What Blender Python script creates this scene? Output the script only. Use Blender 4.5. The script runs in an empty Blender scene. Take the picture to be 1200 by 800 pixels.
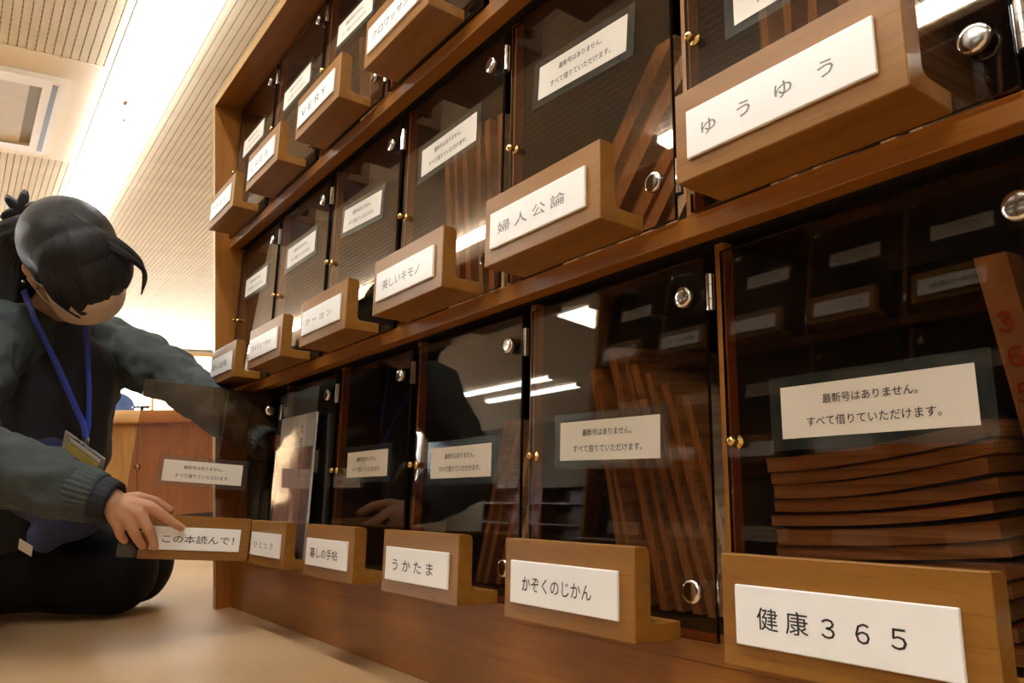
import bpy, bmesh, math, random
from mathutils import Vector, Matrix, noise

random.seed(7)
SC = bpy.context.scene
COL = SC.collection
R = math.radians
V = Vector

# ------------------------------------------------------------------ camera
CAM_POS = V((1.7783, -0.5081, 0.2704))
CX = V((0.58428, 0.80922, -0.06147)); CY = V((0.16284, -0.04269, 0.98573)); CZ = V((0.79505, -0.58595, -0.15672))
cam_data = bpy.data.cameras.new('camera')
cam = bpy.data.objects.new('camera', cam_data); COL.objects.link(cam)
cam.matrix_world = Matrix(((CX.x, CY.x, CZ.x, CAM_POS.x), (CX.y, CY.y, CZ.y, CAM_POS.y), (CX.z, CY.z, CZ.z, CAM_POS.z), (0, 0, 0, 1)))
cam_data.sensor_width = 36.0
cam_data.lens = 899.04 / 1200 * 36
cam_data.clip_start = 0.02
cam_data.dof.use_dof = False
SC.camera = cam

# ------------------------------------------------------------------ world and exposure
SC.view_settings.view_transform = 'Standard'
SC.view_settings.look = 'None'
SC.view_settings.exposure = 0.65
SC.view_settings.gamma = 1.0
SC.view_settings.use_curve_mapping = False
world = bpy.data.worlds.new('daylight'); SC.world = world
world.use_nodes = True
bg = world.node_tree.nodes['Background']
bg.inputs['Color'].default_value = (0.86, 0.93, 1.0, 1)
bg.inputs['Strength'].default_value = 13.0

LAMP_A = 6.0      # luminaires: emission strengths
LAMP_B = 34.0
FILL_STRENGTH = 30.0  # added fill strip above the aisle, out of view
LAMP_C = 14.0
LAMP_COL = (1.0, 0.985, 0.93)

# ------------------------------------------------------------------ materials
def mat(name, col, rough=0.5, metal=0.0, spec=0.5, **k):
    m = bpy.data.materials.new(name); m.use_nodes = True
    b = m.node_tree.nodes['Principled BSDF']
    b.inputs['Base Color'].default_value = (*col, 1)
    b.inputs['Roughness'].default_value = rough
    b.inputs['Metallic'].default_value = metal
    b.inputs['Specular IOR Level'].default_value = spec
    for kk, vv in k.items():
        b.inputs[kk.replace('_', ' ')].default_value = vv
    return m

def nodes(m):
    return m.node_tree.nodes, m.node_tree.links, m.node_tree.nodes['Principled BSDF']

def noisy(m, c1, c2, scale=8, detail=4, stretch=(1, 1, 1), bump=0.0, lo=0.3, hi=0.7, bscale=None):
    n, l, b = nodes(m)
    tc = n.new('ShaderNodeTexCoord'); mp = n.new('ShaderNodeMapping')
    mp.inputs['Scale'].default_value = stretch
    no = n.new('ShaderNodeTexNoise'); no.inputs['Scale'].default_value = scale; no.inputs['Detail'].default_value = detail
    cr = n.new('ShaderNodeValToRGB')
    cr.color_ramp.elements[0].position = lo; cr.color_ramp.elements[0].color = (*c1, 1)
    cr.color_ramp.elements[1].position = hi; cr.color_ramp.elements[1].color = (*c2, 1)
    l.new(tc.outputs['Object'], mp.inputs['Vector']); l.new(mp.outputs['Vector'], no.inputs['Vector'])
    l.new(no.outputs['Fac'], cr.inputs['Fac']); l.new(cr.outputs['Color'], b.inputs['Base Color'])
    if bump:
        n2 = n.new('ShaderNodeTexNoise'); n2.inputs['Scale'].default_value = bscale or scale * 3; n2.inputs['Detail'].default_value = 3
        l.new(mp.outputs['Vector'], n2.inputs['Vector'])
        bp = n.new('ShaderNodeBump'); bp.inputs['Strength'].default_value = bump; bp.inputs['Distance'].default_value = 0.002
        l.new(n2.outputs['Fac'], bp.inputs['Height']); l.new(bp.outputs['Normal'], b.inputs['Normal'])
    return m

def wood(name, dark, light, rough=0.38, axis=0, scale=1.0):
    m = mat(name, light, rough)
    n, l, b = nodes(m)
    tc = n.new('ShaderNodeTexCoord'); mp = n.new('ShaderNodeMapping')
    s = [14 * scale] * 3; s[axis] = 0.9 * scale
    mp.inputs['Scale'].default_value = s
    no = n.new('ShaderNodeTexNoise'); no.inputs['Scale'].default_value = 3.0; no.inputs['Detail'].default_value = 6; no.inputs['Distortion'].default_value = 0.6
    cr = n.new('ShaderNodeValToRGB')
    cr.color_ramp.elements[0].position = 0.3; cr.color_ramp.elements[0].color = (*dark, 1)
    cr.color_ramp.elements[1].position = 0.68; cr.color_ramp.elements[1].color = (*light, 1)
    mp2 = n.new('ShaderNodeMapping'); s2 = [420.0] * 3; s2[axis] = 26.0; mp2.inputs['Scale'].default_value = s2
    n2 = n.new('ShaderNodeTexNoise'); n2.inputs['Scale'].default_value = 1.0; n2.inputs['Detail'].default_value = 2
    cr2 = n.new('ShaderNodeValToRGB')
    cr2.color_ramp.elements[0].position = 0.30; cr2.color_ramp.elements[0].color = (0.80, 0.74, 0.68, 1)
    cr2.color_ramp.elements[1].position = 0.42; cr2.color_ramp.elements[1].color = (1, 1, 1, 1)
    mx = n.new('ShaderNodeMix'); mx.data_type = 'RGBA'; mx.blend_type = 'MULTIPLY'; mx.inputs['Factor'].default_value = 1.0
    l.new(tc.outputs['Object'], mp.inputs['Vector']); l.new(mp.outputs['Vector'], no.inputs['Vector'])
    l.new(tc.outputs['Object'], mp2.inputs['Vector']); l.new(mp2.outputs['Vector'], n2.inputs['Vector'])
    l.new(no.outputs['Fac'], cr.inputs['Fac']); l.new(n2.outputs['Fac'], cr2.inputs['Fac'])
    l.new(cr.outputs['Color'], mx.inputs['A']); l.new(cr2.outputs['Color'], mx.inputs['B'])
    l.new(mx.outputs['Result'], b.inputs['Base Color'])
    return m

def sheet(name, tint, ior=1.45, rough=0.02, haze=0.0, haze_col=(0.6, 0.6, 0.6)):
    """thin transparent plastic: tinted see-through plus fresnel reflection, a little surface haze"""
    m = bpy.data.materials.new(name); m.use_nodes = True
    n = m.node_tree.nodes; l = m.node_tree.links; n.clear()
    out = n.new('ShaderNodeOutputMaterial'); tr = n.new('ShaderNodeBsdfTransparent'); gl = n.new('ShaderNodeBsdfGlossy')
    fr = n.new('ShaderNodeFresnel'); mx = n.new('ShaderNodeMixShader')
    tr.inputs['Color'].default_value = (*tint, 1); gl.inputs['Roughness'].default_value = rough
    ge = n.new('ShaderNodeNewGeometry'); mr = n.new('ShaderNodeMapRange'); l.new(ge.outputs['Backfacing'], mr.inputs['Value'])
    mr.inputs['To Min'].default_value = ior; mr.inputs['To Max'].default_value = 1 / ior; l.new(mr.outputs['Result'], fr.inputs['IOR'])
    l.new(fr.outputs['Fac'], mx.inputs['Fac']); l.new(tr.outputs['BSDF'], mx.inputs[1]); l.new(gl.outputs['BSDF'], mx.inputs[2])
    last = mx
    if haze:
        df = n.new('ShaderNodeBsdfDiffuse'); df.inputs['Color'].default_value = (*haze_col, 1)
        m2 = n.new('ShaderNodeMixShader')
        no = n.new('ShaderNodeTexNoise'); no.inputs['Scale'].default_value = 9.0; no.inputs['Detail'].default_value = 5
        tc = n.new('ShaderNodeTexCoord'); l.new(tc.outputs['Object'], no.inputs['Vector'])
        ma = n.new('ShaderNodeMapRange'); ma.inputs['From Min'].default_value = 0.3; ma.inputs['From Max'].default_value = 0.8
        ma.inputs['To Min'].default_value = haze * 0.5; ma.inputs['To Max'].default_value = haze * 1.6
        l.new(no.outputs['Fac'], ma.inputs['Value']); l.new(ma.outputs['Result'], m2.inputs['Fac'])
        l.new(mx.outputs['Shader'], m2.inputs[1]); l.new(df.outputs['BSDF'], m2.inputs[2]); last = m2
    l.new(last.outputs['Shader'], out.inputs['Surface'])
    return m

def emit(name, col, s):
    m = bpy.data.materials.new(name); m.use_nodes = True
    n = m.node_tree.nodes; l = m.node_tree.links; n.clear()
    out = n.new('ShaderNodeOutputMaterial'); e = n.new('ShaderNodeEmission')
    e.inputs['Color'].default_value = (*col, 1); e.inputs['Strength'].default_value = s
    l.new(e.outputs['Emission'], out.inputs['Surface'])
    return m

M = {}
M['wood'] = wood('beech_veneer', (0.25, 0.092, 0.010), (0.35, 0.134, 0.018))
M['wood_holder'] = wood('beech_holder', (0.215, 0.088, 0.010), (0.305, 0.132, 0.019))
M['wood_v'] = wood('beech_upright', (0.27, 0.10, 0.012), (0.38, 0.15, 0.022), axis=2)
M['wood_edge'] = wood('pale_edge_band', (0.45, 0.26, 0.09), (0.60, 0.36, 0.14), axis=2)
M['counter'] = wood('counter_veneer', (0.36, 0.17, 0.045), (0.52, 0.27, 0.085), axis=2)
M['acrylic'] = sheet('smoked_acrylic', (0.76, 0.59, 0.43), 1.56, 0.012, 0.003, (0.45, 0.5, 0.5))
M['acrylic_edge'] = mat('acrylic_cut_edge', (0.008, 0.007, 0.007), 0.2)
M['film'] = sheet('clear_laminate', (0.9, 0.92, 0.92), 1.4, 0.12, 0.03, (0.35, 0.42, 0.40))
M['sleeve'] = sheet('clear_sleeve', (0.97, 0.97, 0.97), 1.22, 0.08, 0.03, (0.55, 0.58, 0.58))
M['paper'] = mat('notice_paper', (0.80, 0.74, 0.64), 0.6)
M['card'] = noisy(mat('title_card_paper', (0.9, 0.88, 0.84), 0.35), (0.91, 0.91, 0.90), (0.94, 0.94, 0.93), 14)
M['card_yellow'] = noisy(mat('aged_title_card', (0.9, 0.88, 0.84), 0.35), (0.88, 0.80, 0.66), (0.92, 0.91, 0.88), 16, lo=0.25, hi=0.5)
M['ink'] = mat('black_print', (0.02, 0.02, 0.02), 0.5)
M['ink_faded_glare'] = mat('faded_and_glare_print', (0.22, 0.22, 0.21), 0.5)  # faded print, and ceiling glare over upper titles put into the ink colour
M['chrome'] = mat('chrome', (0.82, 0.82, 0.8), 0.12, 1.0)
M['brass'] = mat('brass', (0.75, 0.52, 0.2), 0.2, 1.0)
M['pages'] = noisy(mat('page_edges', (0.72, 0.66, 0.56), 0.7), (0.55, 0.51, 0.46), (0.86, 0.82, 0.76), 3, stretch=(1, 1, 260), lo=0.35, hi=0.65)
M['pages_v'] = noisy(mat('page_edges_upright', (0.72, 0.66, 0.56), 0.7), (0.55, 0.51, 0.46), (0.86, 0.82, 0.76), 3, stretch=(260, 1, 1), lo=0.35, hi=0.65)
M['interior_shade'] = mat('painted_interior_shade', (0.012, 0.011, 0.011), 0.6)  # unlit depth of the compartments put into the colour of their boards
M['black_plastic'] = mat('black_plastic', (0.012, 0.012, 0.014), 0.35)
M['floor'] = noisy(mat('beige_carpet_tile', (0.42, 0.27, 0.15), 0.42), (0.42, 0.26, 0.13), (0.52, 0.335, 0.175), 3.0, 8, bump=0.35, bscale=260)
M['ceil'] = noisy(mat('ceiling_board', (0.78, 0.72, 0.6), 0.8), (0.66, 0.61, 0.47), (0.74, 0.69, 0.55), 5)
M['ceil_plain'] = mat('ceiling_plain_panel', (0.84, 0.78, 0.66), 0.8)
M['wall'] = noisy(mat('wall_paint', (0.66, 0.60, 0.50), 0.8), (0.62, 0.56, 0.46), (0.68, 0.62, 0.52), 2)
M['lamp_a'] = emit('lamp_diffuser_wide', LAMP_COL, LAMP_A)
M['lamp_b'] = emit('lamp_diffuser_narrow', LAMP_COL, LAMP_B)
M['fill_strip'] = emit('added_fill_strip', LAMP_COL, FILL_STRENGTH)
M['lamp_c'] = emit('lamp_tubes', LAMP_COL, LAMP_C)
M['white_metal'] = mat('white_enamel', (0.8, 0.77, 0.68), 0.4)
M['grey_metal'] = mat('grey_metal', (0.35, 0.36, 0.36), 0.4, 0.6)
M['ac_grille'] = noisy(mat('aircon_grille', (0.42, 0.37, 0.27), 0.6), (0.58, 0.53, 0.42), (0.64, 0.59, 0.47), 20)
M['skin'] = mat('skin', (0.62, 0.34, 0.21), 0.45, Subsurface_Weight=0.12)
M['hair'] = noisy(mat('black_hair', (0.01, 0.01, 0.012), 0.32, spec=0.6), (0.003, 0.004, 0.006), (0.012, 0.014, 0.018), 5, 6, stretch=(1, 1, 1), bump=0.0)
n, l, b = nodes(M['hair'])
at_ = n.new('ShaderNodeAttribute'); at_.attribute_name = 'strand'; no = n.new('ShaderNodeTexNoise'); no.noise_dimensions = '1D'; no.inputs['Scale'].default_value = 38; no.inputs['Detail'].default_value = 4
l.new(at_.outputs['Fac'], no.inputs['W']); bp = n.new('ShaderNodeBump'); bp.inputs['Strength'].default_value = 0.55; bp.inputs['Distance'].default_value = 0.004
l.new(no.outputs['Fac'], bp.inputs['Height']); l.new(bp.outputs['Normal'], b.inputs['Normal']); b.inputs['Roughness'].default_value = 0.42
M['cardigan'] = noisy(mat('grey_green_knit', (0.045, 0.06, 0.062), 0.85), (0.036, 0.05, 0.052), (0.068, 0.086, 0.088), 9, 5, bump=0.6, bscale=420)
M['shirt'] = noisy(mat('navy_top', (0.012, 0.014, 0.022), 0.8), (0.010, 0.012, 0.018), (0.018, 0.020, 0.032), 6)
M['apron'] = noisy(mat('blue_apron', (0.035, 0.05, 0.15), 0.8), (0.022, 0.032, 0.11), (0.05, 0.068, 0.19), 6)
M['trousers'] = mat('black_trousers', (0.005, 0.005, 0.006), 0.8, spec=0.2)
M['lanyard'] = mat('blue_lanyard', (0.03, 0.06, 0.42), 0.5)
M['mask'] = mat('face_mask', (0.78, 0.60, 0.43), 0.7)
M['white_cloth'] = mat('white_cloth', (0.75, 0.74, 0.7), 0.7)
M['pink'] = mat('pink_clip', (0.5, 0.25, 0.25), 0.5)

# ------------------------------------------------------------------ mesh helpers
def link(name, me, m=None, parent=None):
    o = bpy.data.objects.new(name, me); COL.objects.link(o)
    if m is not None and me is not None and not me.materials:
        for x in (m if isinstance(m, (list, tuple)) else [m]): me.materials.append(x)
    if parent is not None: o.parent = parent
    return o

def empty(name, loc=(0, 0, 0), rz=0):
    o = bpy.data.objects.new(name, None); COL.objects.link(o); o.location = loc; o.rotation_euler = (0, 0, rz); o.empty_display_size = 0.05
    return o

def tag(o, label, cat, group=None, kind=None):
    if label: o['label'] = label
    if cat: o['category'] = cat
    if group: o['group'] = group
    if kind: o['kind'] = kind
    return o

def to_mesh(bm, name='mesh', smooth=False):
    me = bpy.data.meshes.new(name); bm.normal_update(); bm.to_mesh(me); bm.free()
    if smooth:
        for p in me.polygons: p.use_smooth = True
    return me

def bm_box(bm, a, b, mi=0):
    xs, ys, zs = (a[0], b[0]), (a[1], b[1]), (a[2], b[2])
    v = [bm.verts.new((x, y, z)) for x in xs for y in ys for z in zs]
    fs = []
    for q in ((0, 1, 3, 2), (4, 6, 7, 5), (0, 4, 5, 1), (2, 3, 7, 6), (0, 2, 6, 4), (1, 5, 7, 3)):
        f = bm.faces.new([v[i] for i in q]); f.material_index = mi; fs.append(f)
    return v, fs

def box_mesh(a, b, bevel=0.0, seg=1, name='mesh'):
    bm = bmesh.new(); bm_box(bm, a, b)
    if bevel: bmesh.ops.bevel(bm, geom=bm.edges[:], offset=bevel, segments=seg, affect='EDGES', profile=0.5)
    return to_mesh(bm, name)

def box(name, a, b, m, parent=None, bevel=0.0, seg=1):
    return link(name, box_mesh(a, b, bevel, seg, name), m, parent)

def prism_mesh(prof, x0, x1, axis=0, bevel=0.0, seg=1, name='mesh'):
    """profile of (p, q) points extruded along an axis: axis 0 -> (x, p, q); axis 1 -> (p, y, q); axis 2 -> (p, q, z)"""
    bm = bmesh.new()
    def P(t, p, q): return ((t, p, q), (p, t, q), (p, q, t))[axis]
    a = [bm.verts.new(P(x0, *c)) for c in prof]; b = [bm.verts.new(P(x1, *c)) for c in prof]
    n = len(prof)
    bm.faces.new(a); bm.faces.new(b[::-1])
    for i in range(n): bm.faces.new((a[i], b[i], b[(i + 1) % n], a[(i + 1) % n]))
    bmesh.ops.recalc_face_normals(bm, faces=bm.faces[:])
    if bevel: bmesh.ops.bevel(bm, geom=bm.edges[:], offset=bevel, segments=seg, affect='EDGES', profile=0.5)
    return to_mesh(bm, name)

def lathe(prof, n=20, name='mesh', axis='y'):
    """profile (radius, t) revolved about an axis"""
    bm = bmesh.new(); rings = []
    for r, t in prof:
        ring = []
        for i in range(n):
            a = 2 * math.pi * i / n; c, s = r * math.cos(a), r * math.sin(a)
            ring.append(bm.verts.new({'y': (c, t, s), 'z': (c, s, t), 'x': (t, c, s)}[axis]))
        rings.append(ring)
    for k in range(len(rings) - 1):
        for i in range(n): bm.faces.new((rings[k][i], rings[k][(i + 1) % n], rings[k + 1][(i + 1) % n], rings[k + 1][i]))
    bm.faces.new(rings[0]); bm.faces.new(rings[-1][::-1])
    bmesh.ops.recalc_face_normals(bm, faces=bm.faces[:])
    return to_mesh(bm, name, True)

_tc = {}
def text_mesh(s, width=None, height=None, spacing=1.0, key=None, weight=0.0):
    """flat printed text as a mesh in local x / z, facing -y, centred; cached"""
    k = (s, width, height, spacing, weight)
    if k in _tc: return _tc[k]
    c = bpy.data.curves.new('text', 'FONT'); c.body = s; c.align_x = 'CENTER'; c.align_y = 'CENTER'
    c.space_character = spacing; c.space_line = 1.35; c.resolution_u = 2; c.offset = weight
    o = bpy.data.objects.new('tmp_text', c); COL.objects.link(o)
    bpy.context.view_layer.update()
    me = bpy.data.meshes.new_from_object(o.evaluated_get(bpy.context.evaluated_depsgraph_get()))
    bpy.data.objects.remove(o); bpy.data.curves.remove(c)
    me.materials.clear()
    xs = [v.co.x for v in me.vertices]; ys = [v.co.y for v in me.vertices]
    cx, cy = (min(xs) + max(xs)) / 2, (min(ys) + max(ys)) / 2
    w, h = max(xs) - min(xs), max(ys) - min(ys)
    sx = width / w if width else height / h; sy = height / h if height else width / w
    for v in me.vertices:
        v.co = V(((v.co.x - cx) * sx, 0, (v.co.y - cy) * sy))
    me.name = 'print'; _tc[k] = me
    return me

# ================================================================== LARGE STRUCTURE
CEIL = 2.6
X0, X1, Y0, Y1 = -12.4, 5.0, -8.0, 3.6
fl = box('floor', (X0 - 0.2, Y0 - 0.2, -0.1), (X1 + 0.2, Y1 + 0.2, 0), M['floor']); tag(fl, 'beige brown carpet floor', None, kind='structure')

# ceiling: backing with rows of sound holes, boards along x with recessed grooves
m = mat('groove_backing', (0.5, 0.43, 0.3), 0.85)
n, l, b = nodes(m)
tc = n.new('ShaderNodeTexCoord'); sx = n.new('ShaderNodeSeparateXYZ'); ma = n.new('ShaderNodeMath'); ma.operation = 'MULTIPLY'; ma.inputs[1].default_value = 1 / 0.05
fr_ = n.new('ShaderNodeMath'); fr_.operation = 'FRACT'; gt = n.new('ShaderNodeMath'); gt.operation = 'GREATER_THAN'; gt.inputs[1].default_value = 0.42
mx = n.new('ShaderNodeMix'); mx.data_type = 'RGBA'; mx.inputs['A'].default_value = (0.55, 0.46, 0.32, 1); mx.inputs['B'].default_value = (0.30, 0.23, 0.14, 1)
l.new(tc.outputs['Object'], sx.inputs[0]); l.new(sx.outputs['X'], ma.inputs[0]); l.new(ma.outputs[0], fr_.inputs[0]); l.new(fr_.outputs[0], gt.inputs[0])
l.new(gt.outputs[0], mx.inputs['Factor']); l.new(mx.outputs['Result'], b.inputs['Base Color'])
M['groove'] = m
ceiling = box('ceiling', (X0 - 0.2, Y0 - 0.2, CEIL + 0.006), (X1 + 0.2, Y1 + 0.2, CEIL + 0.1), M['groove']); tag(ceiling, 'cream ceiling of narrow grooved sound boards', None, kind='structure')
PITCH = 0.0408
pk = box_mesh((X0, 0.0028, 0), (X1, PITCH - 0.0028, 0.008), 0, name='plank'); pk.materials.append(M['ceil'])
k = 0; y = Y1 - PITCH
while y > Y0 and k < 290:
    o = link('ceiling_plank', pk, None, ceiling); o.location = (0, y, CEIL); y -= PITCH; k += 1

def wall(name, a, b, mm=None): return tag(box(name, a, b, mm or M['wall']), None, None, kind='structure')
wall('wall_back', (X0, Y1, 0), (X1, Y1 + 0.15, CEIL))
M['wall_dark'] = noisy(mat('olive_panelled_wall', (0.2, 0.17, 0.11), 0.7), (0.18, 0.155, 0.10), (0.22, 0.19, 0.125), 2)
wall('wall_front', (X0, Y0 - 0.15, 0), (X1, Y0, CEIL), M['wall_dark'])
wall('wall_right', (X1, Y0, 0), (X1 + 0.15, Y1, CEIL))
# far wall with a long window band
wz0, wz1, wy0, wy1 = 0.85, 2.5, -7.2, 3.3
wl = empty('wall_left', (X0, 0, 0)); tag(wl, None, None, kind='structure')
box('lower_panel', (-0.15, Y0, 0), (0, Y1, wz0), M['wall'], wl)
box('upper_panel', (-0.15, Y0, wz1), (0, Y1, CEIL), M['wall'], wl)
box('end_panel', (-0.15, Y0, wz0), (0, wy0, wz1), M['wall'], wl)
box('end_panel', (-0.15, wy1, wz0), (0, Y1, wz1), M['wall'], wl)
wn = empty('window_1', (X0, 0, 0)); tag(wn, 'long bright window band in the far wall', None, kind='structure')
box('window_sill', (-0.02, wy0, wz0 - 0.03), (0.12, wy1, wz0), M['white_metal'], wn)
box('window_head', (-0.02, wy0, wz1 - 0.02), (0.07, wy1, wz1 + 0.04), M['counter'], wn)
i = 0; yy = wy0
while yy <= wy1 + 0.01:
    box('window_mullion', (-0.06, yy - 0.02, wz0), (-0.02, yy + 0.02, wz1), M['white_metal'], wn); yy += 1.05
box('pane', (-0.05, wy0, wz0), (-0.045, wy1, wz1), sheet('window_glass', (0.97, 0.98, 0.98), 1.45, 0.0), wn)

# ------------------------------------------------------------------ luminaires
def lamp(x0, x1, y0, y1, drop, matl, label, group=None):
    t = empty('ceiling_light', ((x0 + x1) / 2, (y0 + y1) / 2, CEIL)); hx, hy = (x1 - x0) / 2, (y1 - y0) / 2
    tag(t, label, 'light', group)
    box('housing', (-hx, -hy, -0.006), (hx, hy, 0), M['white_metal'], t)
    box('diffuser', (-hx + 0.01, -hy + 0.008, -drop), (hx - 0.01, hy - 0.008, -0.006), matl, t, 0.006)
    for s in (-1, 1): box('end_cap', (s * hx - 0.012, -hy, -drop - 0.002), (s * hx + 0.012, hy, 0), M['white_metal'], t)
    return t
tl = lamp(-11.6, -1.2, 0.14, 0.46, 0.06, M['lamp_a'], 'wide glaring white strip light running along the whole ceiling')
box('edge_gap', (-5.2, -0.167, -0.004), (5.2, -0.161, 0.001), M['grey_metal'], tl)
sp = empty('ceiling_hook', (-3.0, 0.245, CEIL - 0.06)); tag(sp, 'tiny grey hook hanging below the bright strip light', 'hook')
box('bracket', (-0.06, -0.012, -0.012), (0.06, 0.012, 0), M['white_metal'], sp)
box('hanger', (-0.02, -0.010, -0.11), (0.02, 0.010, -0.012), M['grey_metal'], sp)
lamp(-11.0, -2.3, -2.47, -2.36, 0.05, M['lamp_b'], 'narrow strip light mirrored as a thin white bar, length nearer the windows')
lamp(-1.08, 3.6, -2.47, -2.36, 0.05, M['lamp_b'], 'narrow strip light mirrored as a thin white bar, length above the facing rack')
lamp(-0.3, 2.9, -0.68, -0.57, 0.05, M['fill_strip'], 'unseen fill strip added over the aisle to brighten the title cards')  # unseen strip added to brighten the cards and rack fronts
lamp(-4.15, -3.65, -4.55, -4.05, 0.03, M['lamp_c'], 'square ceiling lamp seen mirrored in the lower door')
lamp(-8.6, -6.3, -5.78, -5.66, 0.05, M['lamp_c'], 'tube light seen mirrored in the lower doors, first of two', 'mirrored tube lights')
lamp(-8.6, -6.3, -6.28, -6.16, 0.05, M['lamp_c'], 'tube light seen mirrored in the lower doors, second of two', 'mirrored tube lights')

# plain panel and air-conditioner in the ceiling
box('plain_panel', (-4.25, -1.3, CEIL - 0.004), (-2.72, 0.115, CEIL + 0.004), M['ceil_plain'], ceiling)
ac = empty('air_conditioner', (-3.53, -0.5, CEIL)); tag(ac, 'recessed cream ceiling air conditioner beside the bright strip light', 'air conditioner')
bm = bmesh.new()
ax, ay = 0.57, 0.44
for a_, b_ in (((-ax, -ay, -0.035), (ax, -ay + 0.11, 0)), ((-ax, ay - 0.11, -0.035), (ax, ay, 0)), ((-ax, -ay + 0.11, -0.035), (-ax + 0.11, ay - 0.11, 0)), ((ax - 0.11, -ay + 0.11, -0.035), (ax, ay - 0.11, 0))):
    bm_box(bm, a_, b_)
link('frame', to_mesh(bm), M['white_metal'], ac)
box('intake_grille', (-ax + 0.11, -ay + 0.11, -0.02), (ax - 0.11, ay - 0.17, -0.004), M['ac_grille'], ac)
box('filter_strip', (-ax + 0.11, ay - 0.17, -0.012), (ax - 0.11, ay - 0.11, -0.002), mat('olive_strip', (0.25, 0.22, 0.12), 0.6), ac)
for s in (-1, 1):
    box('air_outlet', (-ax + 0.05, s * (ay - 0.05) - 0.014, -0.0365), (ax - 0.05, s * (ay - 0.05) + 0.014, -0.034), M['black_plastic'], ac)

# ------------------------------------------------------------------ reception counter and what stands behind it
ct = empty('reception_counter', (-4.2, 0.45, 0)); tag(ct, 'orange brown wooden reception counter with rounded top edge behind the kneeling person', 'counter')
prof = [(-0.25, 0.70), (-0.25, 0.80)]
prof += [(0.10 + 0.10 * math.sin(a), 0.71 + 0.09 * math.cos(a)) for a in [i * math.pi / 2 / 8 for i in range(9)]] + [(0.19, 0.70)]
link('rounded_top', prism_mesh(prof, -1.8, 1.5, axis=1, name='top'), wood('counter_top_veneer', (0.40, 0.19, 0.05), (0.55, 0.29, 0.09), axis=1), ct)
for i in range(7):
    ya = -1.8 + i * 0.4714; box('front_panel', (0.10, ya + 0.002, 0.06), (0.13, ya + 0.4694, 0.70), M['counter'], ct, 0.002)
box('carcass', (-0.24, -1.79, 0.06), (0.10, 1.49, 0.70), M['counter'], ct)
box('plinth', (-0.2, -1.76, 0), (0.06, 1.46, 0.06), M['black_plastic'], ct)
# blue chair back showing over the counter
bc = empty('office_chair', (-6.0, 0.67, 0)); tag(bc, 'blue office chair whose rounded back shows over the counter', 'chair')
m_blue = noisy(mat('blue_fabric', (0.10, 0.18, 0.42), 0.8), (0.08, 0.15, 0.36), (0.12, 0.2, 0.46), 20)
pr = [(-0.17, 0.74), (0.17, 0.74)] + [(0.17 * math.cos(a) if abs(math.cos(a)) < 1 else 0.17 * math.cos(a), 1.0 + 0.13 * math.sin(a)) for a in [i * math.pi / 12 for i in range(13)]]
bm = bmesh.new()
a_ = [bm.verts.new((0.0, p, q)) for p, q in pr]; b_ = [bm.verts.new((0.06, p, q)) for p, q in pr]
bm.faces.new(a_); bm.faces.new(b_[::-1])
for i in range(len(pr)): bm.faces.new((a_[i], b_[i], b_[(i + 1) % len(pr)], a_[(i + 1) % len(pr)]))
bmesh.ops.recalc_face_normals(bm, faces=bm.faces[:])
link('backrest', to_mesh(bm), m_blue, bc)
link('seat', box_mesh((0.02, -0.22, 0.42), (0.48, 0.22, 0.5), 0.02, 2), m_blue, bc)
link('gas_column', lathe([(0.028, 0.08), (0.028, 0.42)], 12, axis='z'), M['black_plastic'], bc).location = (0.25, 0, 0)
box('back_bracket', (-0.03, -0.03, 0.4), (0.01, 0.03, 0.8), M['black_plastic'], bc)
for i in range(5):
    o = link('leg', box_mesh((0, -0.02, 0.03), (0.28, 0.02, 0.07), 0.005), M['black_plastic'], bc); o.location = (0.25, 0, 0); o.rotation_euler = (0, 0, i * 2 * math.pi / 5)
    o2 = link('caster', lathe([(0.028, -0.012), (0.03, 0), (0.028, 0.012)], 10, axis='x'), M['black_plastic'], o); o2.location = (0.27, 0, 0.03)
ts = empty('tape_stand', (-4.3, 0.60, 0.80)); tag(ts, 'small dark T-shaped stand on the reception counter', 'stand')
box('post', (-0.012, -0.012, 0), (0.012, 0.012, 0.032), M['black_plastic'], ts)
box('foot', (-0.04, -0.04, 0), (0.04, 0.04, 0.004), M['black_plastic'], ts)
box('crossbar', (-0.02, -0.06, 0.032), (0.02, 0.055, 0.046), M['black_plastic'], ts, 0.003)

# dark bookcases along the wall opposite, seen only mirrored in the lower doors
M['dark_wood'] = wood('dark_bookcase_veneer', (0.05, 0.028, 0.012), (0.085, 0.045, 0.02), axis=2)
bmc = [box_mesh((0, 0, 0), (0.03, 0.35, 1.3)), box_mesh((0.03, 0.0, 0), (1.57, 0.345, 0.025)), box_mesh((0.03, 0.32, 0), (1.57, 0.345, 1.3))]
for m_ in bmc: m_.materials.append(M['dark_wood'])
for k in range(6):
    t = empty('bookcase', (-9.6 + k * 1.62 + 1.6, -7.0, 0), math.pi)
    tag(t, 'low dark brown bookcase mirrored dimly in the lower smoked doors', 'bookcase', 'dark bookcases mirrored in the lower doors')
    for x_ in (0, 1.57): link('side_panel', bmc[0], None, t).location = (x_, 0, 0)
    for z_ in (0.06, 0.38, 0.70, 1.02, 1.275): link('shelf', bmc[1], None, t).location = (0, 0, z_)
    link('back_panel', bmc[2], None, t)

# ================================================================== MAGAZINE RACKS
W, H, Z2 = 0.27, 0.3538, 0.1193
ANG = math.atan(0.1)
NC = 7
TOP = 1.1726

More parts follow.
